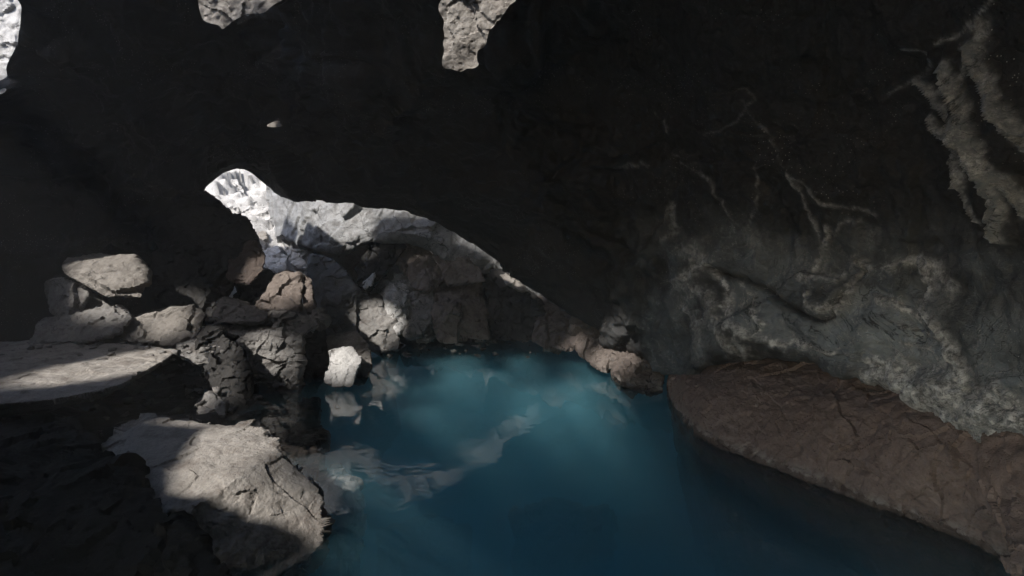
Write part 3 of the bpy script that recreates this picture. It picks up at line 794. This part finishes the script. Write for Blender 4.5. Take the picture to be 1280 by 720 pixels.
# rubble in the daylight
EN = [
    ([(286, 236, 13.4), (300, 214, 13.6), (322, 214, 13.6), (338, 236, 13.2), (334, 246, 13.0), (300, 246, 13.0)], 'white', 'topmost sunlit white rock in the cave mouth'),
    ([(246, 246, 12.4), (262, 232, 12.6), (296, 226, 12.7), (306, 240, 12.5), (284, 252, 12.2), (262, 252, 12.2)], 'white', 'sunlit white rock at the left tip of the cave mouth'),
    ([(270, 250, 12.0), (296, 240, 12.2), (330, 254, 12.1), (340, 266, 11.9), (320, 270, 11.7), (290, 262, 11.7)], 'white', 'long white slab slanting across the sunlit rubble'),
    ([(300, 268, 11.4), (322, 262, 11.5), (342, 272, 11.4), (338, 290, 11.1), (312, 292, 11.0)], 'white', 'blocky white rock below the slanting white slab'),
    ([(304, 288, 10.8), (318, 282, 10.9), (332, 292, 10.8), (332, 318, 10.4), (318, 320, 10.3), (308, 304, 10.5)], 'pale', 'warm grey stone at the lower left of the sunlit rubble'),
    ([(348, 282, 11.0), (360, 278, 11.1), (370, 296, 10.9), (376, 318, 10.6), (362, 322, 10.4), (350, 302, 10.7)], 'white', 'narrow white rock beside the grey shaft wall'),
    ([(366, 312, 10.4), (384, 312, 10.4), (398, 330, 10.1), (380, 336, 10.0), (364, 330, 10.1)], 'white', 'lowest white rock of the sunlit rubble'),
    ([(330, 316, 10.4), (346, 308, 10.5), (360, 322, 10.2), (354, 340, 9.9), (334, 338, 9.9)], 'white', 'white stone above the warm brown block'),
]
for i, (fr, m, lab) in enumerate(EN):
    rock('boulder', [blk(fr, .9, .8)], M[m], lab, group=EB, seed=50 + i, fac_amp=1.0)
# rock seen through the gaps in the roof, each a step behind the roof sheet
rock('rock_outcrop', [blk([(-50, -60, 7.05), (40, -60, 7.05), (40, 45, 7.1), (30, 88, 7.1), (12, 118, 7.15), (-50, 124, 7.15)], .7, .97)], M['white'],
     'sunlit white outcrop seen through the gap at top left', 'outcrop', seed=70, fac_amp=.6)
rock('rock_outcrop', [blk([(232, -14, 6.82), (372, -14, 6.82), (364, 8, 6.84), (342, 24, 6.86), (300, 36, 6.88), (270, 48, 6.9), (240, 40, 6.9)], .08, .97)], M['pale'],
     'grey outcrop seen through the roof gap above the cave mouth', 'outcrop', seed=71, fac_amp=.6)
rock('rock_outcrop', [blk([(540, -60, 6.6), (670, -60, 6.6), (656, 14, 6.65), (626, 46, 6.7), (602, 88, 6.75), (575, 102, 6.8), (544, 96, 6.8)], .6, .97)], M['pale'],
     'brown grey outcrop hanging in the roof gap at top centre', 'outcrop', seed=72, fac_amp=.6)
rock('rock_outcrop', [blk([(322, 166, 7.5), (342, 138, 7.5), (364, 165, 7.5)], .06, .97)], M['pale'],
     'tiny pale rock in the small roof hole above the cave mouth', 'outcrop', seed=73, fac_amp=.6)
# stones under water
SUB = [
    ([(396, 598), (420, 588), (444, 608), (438, 636), (408, 640)], -.22, 'pale stone under water beside the largest pale boulder'),
    ([(470, 660), (530, 640), (590, 655), (580, 690), (500, 700)], -1.7, 'submerged pale stone left of centre at the bottom of the picture'),
    ([(640, 640), (690, 622), (770, 640), (760, 690), (670, 690)], -1.6, 'submerged flat slab at the bottom centre'),
]
for i, (tp, z, lab) in enumerate(SUB):
    t = [atz(x, y, z - .12 * (k % 2)) for k, (x, y) in enumerate(tp)]
    c = np.mean(t, 0)
    rock('submerged_stone', [t + [c + (q - c) * .9 + np.array([0, 0, min(-.3, -2.6 - z)]) for q in t]], M['white'], lab, 'stone', 'stones under the water', seed=80 + i, smooth=2, fac_amp=1.3)

# loose chips and gravel filling the gaps between the boulders
cv, cf = [], []
def chip(p, r):
    b = hull([p + r * q / np.linalg.norm(q) * rng.uniform(.6, 1.15) * np.array([1.15, 1, .7]) for q in rng.normal(size=(10, 3))])
    bmesh.ops.triangulate(b, faces=b.faces)
    o = len(cv)
    b.verts.index_update()
    for v in b.verts: cv.append(tuple(v.co))
    for f in b.faces: cf.append([o + v.index for v in f.verts])
    b.free()
for k in range(420):
    u = rng.rand()
    if u < .5:
        x, y = rng.uniform(-4.2, -2.05), rng.uniform(4.3, 8.3); zz = .06 + .10 * rng.rand() - .9 * max(0, x + 2.6)
    elif u < .8:
        x, y = rng.uniform(-2.6, .9), rng.uniform(8.2, 9.3); zz = -.05 + .22 * (y - 8.2) + .1 * rng.rand()
    else:
        x, y = rng.uniform(-5.2, -3.4), rng.uniform(5.9, 7.6); zz = .12 + .3 * rng.rand()
    chip(np.array([x, y, zz]), .02 + .075 * rng.rand() ** 2.2)
for k in range(90):
    chip(np.array([rng.uniform(-5.4, -3.0), 5.55 + .75 * rng.rand() ** .5, .555]), .012 + .05 * rng.rand() ** 2.5)
tag(mesh_from('rubble', cv, cf, M['grey'], smooth=False), 'loose grey stone chips in the gaps between the boulders', kind='stuff')

# ------------------------------------------------------------------ bed, water
nu, nv = 160, 200
X, Y = np.meshgrid(np.linspace(-13, 11, nu), np.linspace(-9, 21, nv))
B0 = np.stack([X, Y, np.full_like(X, -2.6)], -1).reshape(-1, 3)
B0[:, 2] += fbm(B0 * .8, 4) * .18 + facets(B0 * .9) * .15
tag(mesh_from('pool_bed', B0, grid_faces(nu, nv), M['bed']), 'pale silt and stone bed of the pool', kind='structure')

nu, nv = 120, 200
X, Y = np.meshgrid(np.linspace(-13, -1.9, nu), np.linspace(1.2, 9.5, nv))
F0 = np.stack([X, Y, -1.5 + 1.55 * np.clip((-1.9 - X) / .9, 0, 1) ** .7], -1).reshape(-1, 3)
F0[:, 2] += facets(F0 * 1.6) * .16 + fbm(F0 * 4, 4) * .04
tag(mesh_from('cave_floor', F0, grid_faces(nu, nv), M['dark']), 'broken black lava floor under the left boulders', kind='structure')

nu, nv = 140, 160
x0, x1, y0, y1, zb = -6.5, 6.5, -6.0, 12.5, -3.3
X, Y = np.meshgrid(np.linspace(x0, x1, nu), np.linspace(y0, y1, nv))
Wt = np.stack([X, Y, np.zeros_like(X)], -1).reshape(-1, 3)
nt_ = len(Wt)
ring = list(range(nu)) + [nu * (j + 1) - 1 for j in range(1, nv)] + [nu * nv - 2 - i for i in range(nu - 1)] + [nu * j for j in range(nv - 2, 0, -1)]
wb = Wt[ring].copy(); wb[:, 2] = zb
bm = bmesh.new()
vs = [bm.verts.new(p) for p in np.concatenate([Wt, wb])]
for f in grid_faces(nu, nv): bm.faces.new([vs[i] for i in f])
L = len(ring)
for i in range(L):
    j = (i + 1) % L
    bm.faces.new([vs[ring[j]], vs[ring[i]], vs[nt_ + i], vs[nt_ + j]])
bm.faces.new([vs[nt_ + i] for i in range(L)])
bmesh.ops.recalc_face_normals(bm, faces=bm.faces)
me = bpy.data.meshes.new('water'); bm.to_mesh(me); bm.free()
wo = bpy.data.objects.new('water', me); C.objects.link(wo)
m, nt = mat_nodes('pool_water'); n = N(nt)
pos = n('ShaderNodeNewGeometry').outputs['Position']
w1 = n('ShaderNodeTexNoise', {'Vector': pos, 'Scale': 2.2, 'Detail': 3.0, 'Roughness': .5}).outputs[0]
w2 = n('ShaderNodeTexNoise', {'Vector': pos, 'Scale': 9.0, 'Detail': 2.0, 'Roughness': .5}).outputs[0]
bump = n('ShaderNodeBump', {'Strength': .055, 'Distance': .1, 'Height': n.math('ADD', w1, n.math('MULTIPLY', w2, .12))})
fr = n('ShaderNodeFresnel', {'IOR': 1.333, 'Normal': bump.outputs[0]}).outputs[0]
gl = n('ShaderNodeBsdfGlossy', {'Color': (1, 1, 1, 1), 'Roughness': .03, 'Normal': bump.outputs[0]})
tr = n('ShaderNodeBsdfTransparent', {'Color': (1, 1, 1, 1)})
mx = n('ShaderNodeMixShader', {0: fr, 1: tr.outputs[0], 2: gl.outputs[0]})
vol = n('ShaderNodeVolumePrincipled', {'Color': (.33, .79, .93, 1), 'Density': .45, 'Anisotropy': .1})
n('ShaderNodeOutputMaterial', {'Surface': mx.outputs[0], 'Volume': vol.outputs[0]})
me.materials.append(m)
tag(wo, 'milky blue hot spring water', kind='structure')

# ------------------------------------------------------------------ air
HAZE = 0.005
bm = bmesh.new(); bmesh.ops.create_cube(bm, size=1)
for v in bm.verts:
    v.co = Vector((-1 + v.co.x * 30, 6 + v.co.y * 36, 3.4 + v.co.z * 12))
me = bpy.data.meshes.new('haze'); bm.to_mesh(me); bm.free()
hz = bpy.data.objects.new('haze', me); C.objects.link(hz)
m, nt = mat_nodes('steam'); n = N(nt)
vol = n('ShaderNodeVolumePrincipled', {'Color': (.92, .94, .96, 1), 'Density': HAZE, 'Anisotropy': .2})
n('ShaderNodeOutputMaterial', {'Volume': vol.outputs[0]})
me.materials.append(m)
tag(hz, 'thin steam hanging in the cave air', kind='stuff')

# ------------------------------------------------------------------ light
w = bpy.data.worlds.new('World'); sc.world = w; w.use_nodes = True
nt = w.node_tree; nt.nodes.clear(); n = N(nt)
sky = n('ShaderNodeTexSky', sky_type='NISHITA')
sky.sun_disc = False
sky.sun_elevation = math.asin(S[2])
sky.sun_rotation = math.atan2(S[0], S[1]) % (2 * math.pi)
bg = n('ShaderNodeBackground', {'Color': sky.outputs[0], 'Strength': .15})
n('ShaderNodeOutputWorld', {'Surface': bg.outputs[0]})

sl = bpy.data.lights.new('sun', 'SUN'); sl.energy = 2.0; sl.angle = math.radians(2.0); sl.color = (1, .955, .90)
so = bpy.data.objects.new('sun', sl); C.objects.link(so)
so.rotation_euler = Vector(S).to_track_quat('Z', 'Y').to_euler(); so.location = S * 20

# ------------------------------------------------------------------ camera
cd = bpy.data.cameras.new('camera'); cd.sensor_width = 36; cd.lens = F * 36 / 1280; cd.clip_end = 500; cd.clip_start = .05
co = bpy.data.objects.new('camera', cd); C.objects.link(co)
co.location = CAM; co.rotation_euler = (math.pi / 2 - PITCH, 0, 0)
sc.camera = co

sc.view_settings.view_transform = 'Standard'; sc.view_settings.look = 'None'
sc.view_settings.exposure = 2.3; sc.view_settings.gamma = 1
cy = sc.cycles
cy.use_denoising = True
cy.max_bounces = 10; cy.diffuse_bounces = 5; cy.glossy_bounces = 4; cy.transparent_max_bounces = 16; cy.volume_bounces = 8
cy.sample_clamp_indirect = 4
